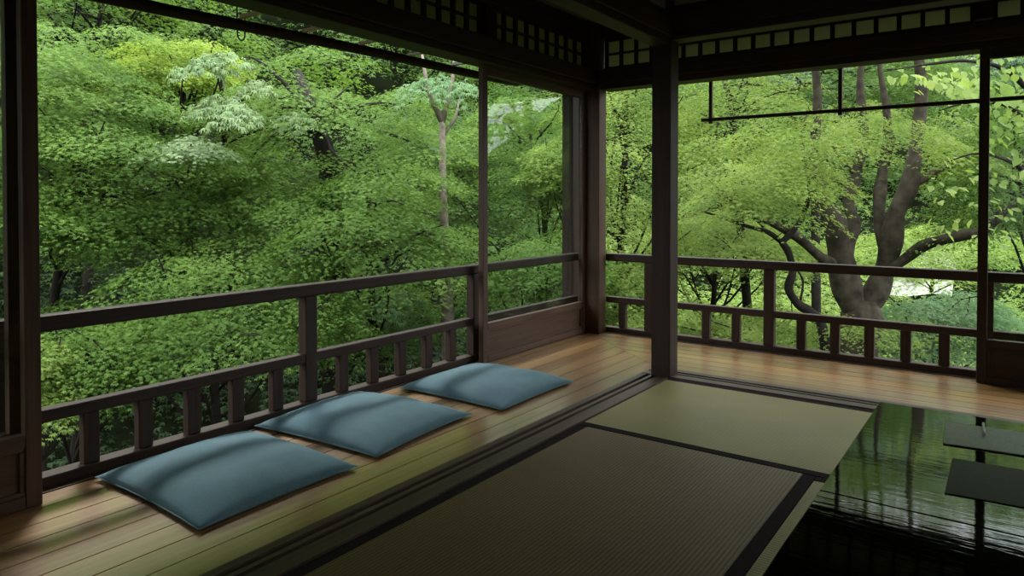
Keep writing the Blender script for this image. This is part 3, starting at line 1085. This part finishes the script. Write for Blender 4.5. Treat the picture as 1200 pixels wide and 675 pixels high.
# ---- trees at right
T('light green maple in layers between the corner pillar and the middle pillar', at(735, 180, 8.4), .95, 2.1, 52, LM['bright'], size=.05, droop=.4, slope=.2, pad_r=.82)
T('thin maple with a crooked dark stem right of the middle pillar', at(868, 150, 8.6), 1.1, 1.05, 30, LM['bright'], size=.048, pad_r=.85, slope=.2, droop=.35,
  trunk=[at(880, 520, 9.0), at(876, 360, 9.0), at(862, 200, 8.9), at(858, 130, 8.8), at(848, 90, 8.8)], trad=(.07, .03), bark=BARKD)
T('low bright shrub maple behind the right railing beside the middle pillar', at(840, 285, 9.5), 1.3, .5, 44, LM['bright'], size=.055, low=-.2)
T('low light green maple between the two pillars below the rail', at(745, 345, 7.8), .8, .45, 30, LM['bright'], size=.045, pad_r=.45)
T('spreading low maple seen between the right balusters', at(870, 390, 8.2), 1.1, .45, 40, LM['bright'], size=.048)
T('cool green bush behind the right railing near the right door', at(1100, 375, 8.4), 1.0, .55, 44, LM['mint'], size=.05, name='green_bush', cat='bush')
T('dark maple with thin stems high behind the forked maple', at(945, 90, 12.0), 2.4, 1.3, 80, LM['deep'], size=.07, pad_r=.85,
  trunk=[at(958, 520, 12.4), at(956, 300, 12.4), at(954, 150, 12.3), at(950, 110, 12.2), at(968, 70, 12.1)], trad=(.09, .045), bark=BARKD)
T('green tree outside the closed right door at the right edge', at(1195, 215, 7.0), .8, 1.1, 46, LM['mid'], 'oval', .05, name='broadleaf_tree')
T('pale green low trees far behind the forked maple', at(1090, 300, 16.0), 2.6, .8, 50, LM['bright'], size=.085, pad_r=.95, low=-.2)

# big forked maple
rng = np.random.default_rng(5)
D = 7.6
o = empty('maple_tree', tuple(at(1003, 600, D)), label='big old maple with a thick forked dark trunk behind the right railing', cat='tree')
o.location.z = GZ


def limb(name, pts, rads, mat=BARK):
    # smooth the polyline
    P = [at(*p) for p in pts]
    Q, Rr = [P[0]], [rads[0]]
    for i in range(len(P) - 1):
        p0, p1, p2, p3 = P[max(i - 1, 0)], P[i], P[i + 1], P[min(i + 2, len(P) - 1)]
        for s in (.25, .5, .75, 1.0):
            Q.append(.5 * ((2 * p1) + (-p0 + p2) * s + (2 * p0 - 5 * p1 + 4 * p2 - p3) * s * s + (-p0 + 3 * p1 - 3 * p2 + p3) * s ** 3))
            Rr.append(rads[i] + (rads[i + 1] - rads[i]) * s)
    Rr = [r * .8 * (1 + .10 * math.sin(7.1 * k + len(pts))) for k, r in enumerate(Rr)]
    return MB().tube(Q, Rr, 12).build(name, mat, o, 0, True)


limb('trunk', [(1002, 760, D), (1003, 520, D), (1006, 420, D), (1010, 370, D), (1012, 352, D)], [.36, .30, .25, .25, .2])
limb('limb', [(1003, 368, D), (993, 340, D), (985, 300, D), (978, 262, D - .1), (968, 240, D - .1), (957, 215, D - .15), (953, 185, D - .2), (958, 110, D - .3), (948, 20, D - .4), (955, -70, D - .5)], [.17, .19, .18, .15, .11, .09, .075, .05, .03, .01])
limb('limb', [(992, 318, D), (995, 285, D + .1), (1001, 262, D + .15), (994, 235, D + .2), (1003, 205, D + .3), (1012, 160, D + .4), (1008, 90, D + .5), (1020, 0, D + .5), (1012, -80, D + .5)], [.09, .085, .085, .08, .08, .07, .05, .03, .01])
limb('limb', [(1012, 368, D), (1025, 345, D), (1036, 318, D), (1044, 285, D - .1), (1050, 250, D - .2), (1064, 222, D - .25), (1072, 180, D - .3), (1080, 100, D - .3), (1070, 10, D - .3), (1085, -90, D - .3)], [.16, .16, .14, .14, .125, .115, .095, .07, .04, .012])
limb('limb', [(1040, 300, D - .05), (1031, 262, D), (1031, 230, D + .1), (1035, 195, D + .2), (1040, 140, D + .2), (1030, 60, D + .2), (1042, -40, D + .2)], [.08, .085, .08, .07, .05, .03, .01])
limb('limb', [(1038, 318, D - .05), (1060, 304, D - .2), (1082, 288, D - .4), (1105, 281, D - .6), (1130, 275, D - .8), (1152, 270, D - .9), (1180, 245, D - 1.0), (1215, 225, D - 1)], [.075, .075, .072, .07, .065, .06, .045, .02])
limb('limb', [(980, 312, D), (960, 300, D - .2), (935, 278, D - .4), (905, 262, D - .6), (880, 252, D - .8), (848, 226, D - 1.0), (822, 200, D - 1.2)], [.075, .07, .06, .045, .035, .025, .01])
limb('branch', [(952, 205, D - .2), (940, 170, D - .3), (945, 135, D - .4)], [.035, .03, .012])
limb('branch', [(1064, 222, D - .25), (1090, 205, D - .3), (1110, 195, D - .4), (1125, 180, D - .5)], [.05, .045, .035, .015])
limb('branch', [(1003, 205, D + .3), (988, 190, D + .2), (972, 165, D + .1)], [.035, .025, .01])
limb('branch', [(1040, 195, D + .2), (1046, 160, D + .1), (1038, 130, D)], [.03, .02, .01])
f = Foliage('maple')
hc = math.atan2(-_F0[1], -_F0[0])
pads = []
for px, py in ((840, 165), (872, 148), (905, 142), (940, 138), (985, 142), (1018, 132), (1045, 140), (1078, 152), (1000, 160), (930, 168), (892, 180), (856, 195), (916, 194),
               (946, 182), (830, 208), (876, 214), (1102, 165), (1062, 122), (1122, 150), (962, 122), (1092, 130), (1130, 180), (1010, 118), (905, 165)):
    pads.append((px + rng.normal(0, 6), py + rng.normal(0, 5), D + (rng.uniform(.2, .9) if 930 < px < 1100 else rng.uniform(-1.2, .4))))
for i in range(110):
    pads.append((rng.uniform(850, 1190), rng.uniform(-260, 25), D + rng.uniform(-1.6, 1.2)))
pads += [(990, 120, 6.9), (1015, 135, 6.6), (960, 145, 6.6), (915, 150, 6.6), (890, 190, 6.4), (930, 185, 6.6), (1000, 150, 6.6), (1060, 140, 6.8), (860, 215, 6.3), (905, 225, 6.5)]
for px, py, d in pads:
    r = rng.uniform(.48, .78)
    f.pad(at(px, py, d), hc + rng.normal(0, 1.0), r, int(170 * (r / .62) ** 2), .046, .22, .4, thick=.014)
for px, py, d in ((985, 372, 7.2), (1008, 380, 7.1), (1035, 385, 7.3), (960, 365, 7.3), (1060, 372, 7.4), (930, 310, 8.2), (905, 330, 8.2)):
    f.pad(at(px, py, d), hc + rng.normal(0, .9), rng.uniform(.35, .55), 110, .044, .12, .3)
f.build('foliage', LM['bright'], o)

# thin crooked maple in front of it
D = 7.0
o = empty('maple_tree', tuple(at(968, 420, D)), label='thin crooked maple stem curving left of the big forked trunk', cat='tree')
o.location.z = GZ
limb('trunk', [(985, 640, D), (975, 470, D), (964, 385, D), (950, 366, D), (935, 356, D), (924, 338, D), (929, 318, D), (924, 296, D), (916, 284, D)], [.075, .07, .062, .058, .055, .052, .046, .042, .04], BARKD)
limb('branch', [(916, 284, D), (930, 270, D), (942, 250, D), (948, 225, D - .1), (945, 200, D - .1), (938, 178, D - .1)], [.036, .034, .03, .026, .02, .012], BARKD)
limb('branch', [(916, 284, D), (900, 272, D - .1), (875, 265, D - .2), (845, 254, D - .4), (822, 248, D - .5)], [.034, .028, .024, .018, .008], BARKD)
limb('branch', [(900, 272, D - .1), (880, 252, D), (855, 238, D - .1), (835, 222, D - .2)], [.02, .016, .012, .006], BARKD)
limb('branch', [(938, 352, D), (941, 330, D + .05), (934, 316, D + .1)], [.016, .014, .008], BARKD)
f = Foliage('maple')
for px, py, d, r in ((830, 235, 6.3, .5), (850, 215, 6.4, .5), (880, 205, 6.6, .5), (870, 240, 6.5, .4), (900, 195, 6.8, .5), (930, 185, 6.8, .5), (850, 190, 6.3, .5), (890, 228, 6.6, .4), (820, 205, 6.3, .5)):
    f.pad(at(px, py, d), hc + rng.normal(0, .9), r, 120, .046, .12, .3)
f.build('foliage', LM['bright'], o)

# branch with broad heart-shaped leaves, close to the right opening
D = 5.6
o = empty('broadleaf_tree', tuple(at(1230, 500, D + .6)), label='broad leaved tree whose large pale leaves hang into the upper right corner', cat='tree')
o.location.z = GZ
limb('trunk', [(1255, 900, D + .6), (1250, 400, D + .6), (1245, 150, D + .6), (1235, 20, D + .5)], [.12, .11, .08, .05], BARKD)
limb('branch', [(1246, 160, D + .6), (1190, 90, D + .2), (1140, 72, D), (1090, 75, D), (1035, 84, D)], [.035, .025, .018, .012, .004], BARKD)
limb('branch', [(1246, 200, D + .6), (1190, 130, D + .2), (1140, 120, D), (1100, 130, D)], [.03, .02, .014, .004], BARKD)
limb('branch', [(1246, 260, D + .6), (1200, 200, D + .2), (1150, 180, D), (1110, 190, D)], [.03, .02, .014, .004], BARKD)
f = Foliage('oval')
n = 300
t = rng.uniform(0, 1, n)
px = 1030 + 190 * np.sqrt(t)
py = 88 + rng.normal(0, 1, n) * (4 + 40 * t) + 40 * t
dd = D + rng.normal(0, .25, n)
P = np.array([at(a, b, c_) for a, b, c_ in zip(px, py, dd)])
f.add(P, hc + rng.normal(0, .9, n), rng.uniform(.3, 1.35, n), rng.normal(0, .4, n), .085 * rng.uniform(.65, 1.15, n))
n = 160
px = rng.uniform(1090, 1215, n)
py = rng.uniform(110, 290, n)
dd = D + rng.uniform(-.1, .6, n)
P = np.array([at(a, b, c_) for a, b, c_ in zip(px, py, dd)])
f.add(P, hc + rng.normal(0, .9, n), rng.uniform(.1, 1.0, n), rng.normal(0, .4, n), .075 * rng.uniform(.65, 1.15, n))
f.build('foliage', LM['broad'], o)

# pale gravel bank seen past the trunk
g = at(1072, 312, 24.5)
xs_, ys_ = np.linspace(-1.5, 1.5, 14), np.linspace(-1.3, 1.3, 9)
vs = [(g[0] + a * .8, g[1] + b, float(ground_z(np.array(g[0] + a * .8), np.array(g[1] + b))) + .25 + .05 * math.sin(3 * a + b)) for b in ys_ for a in xs_]
fs = [(j * 14 + i, j * 14 + i + 1, (j + 1) * 14 + i + 1, (j + 1) * 14 + i) for j in range(8) for i in range(13)]
tag(MB().poly(vs, fs).build('gravel_bank', PEBBLE, None, 0, True), 'pale open bank far behind the forked maple', 'bank', kind='structure')

# ================================================================== LIGHT
w = bpy.data.worlds.new('sky')
SC.world = w
w.use_nodes = True
t = w.node_tree
t.nodes.clear()
out = t.nodes.new('ShaderNodeOutputWorld')
bg = t.nodes.new('ShaderNodeBackground')
bg.inputs['Strength'].default_value = 3.2
tc = t.nodes.new('ShaderNodeTexCoord')
sp = t.nodes.new('ShaderNodeSeparateXYZ')
t.links.new(tc.outputs['Generated'], sp.inputs[0])
r = t.nodes.new('ShaderNodeValToRGB')
e = r.color_ramp.elements
e[0].position, e[0].color = 0.48, (0.04, 0.05, 0.035, 1)
e[1].position, e[1].color = 1.0, (1.22, 1.28, 1.36, 1)
x = e.new(0.5)
x.color = (0.52, 0.55, 0.58, 1)
mr = t.nodes.new('ShaderNodeMapRange')
mr.inputs['From Min'].default_value = -1
t.links.new(sp.outputs['Z'], mr.inputs['Value'])
t.links.new(mr.outputs[0], r.inputs[0])
t.links.new(r.outputs[0], bg.inputs['Color'])
t.links.new(bg.outputs[0], out.inputs[0])

sun_d = bpy.data.lights.new('bright_sky', 'SUN')
sun_d.energy = 4.2
sun_d.angle = math.radians(15)
sun_d.color = (1.0, 0.97, 0.9)
sun = bpy.data.objects.new('bright_sky', sun_d)
from mathutils import Vector
sun.rotation_euler = Vector((0.62, -0.36, -0.66)).to_track_quat('-Z', 'Y').to_euler()
COL.objects.link(sun)

# ================================================================== RENDER SETTINGS
vs_ = SC.view_settings
SC.display_settings.display_device = 'sRGB'
vs_.view_transform = 'Standard'
vs_.look = 'None'
vs_.exposure = 0.85
vs_.gamma = 1.0
vs_.use_curve_mapping = False
cy = SC.cycles
cy.use_denoising = True
cy.max_bounces = 10
cy.diffuse_bounces = 5
cy.glossy_bounces = 4
cy.transmission_bounces = 6
cy.transparent_max_bounces = 12
cy.sample_clamp_indirect = 6
cy.caustics_reflective = False
cy.caustics_refractive = False
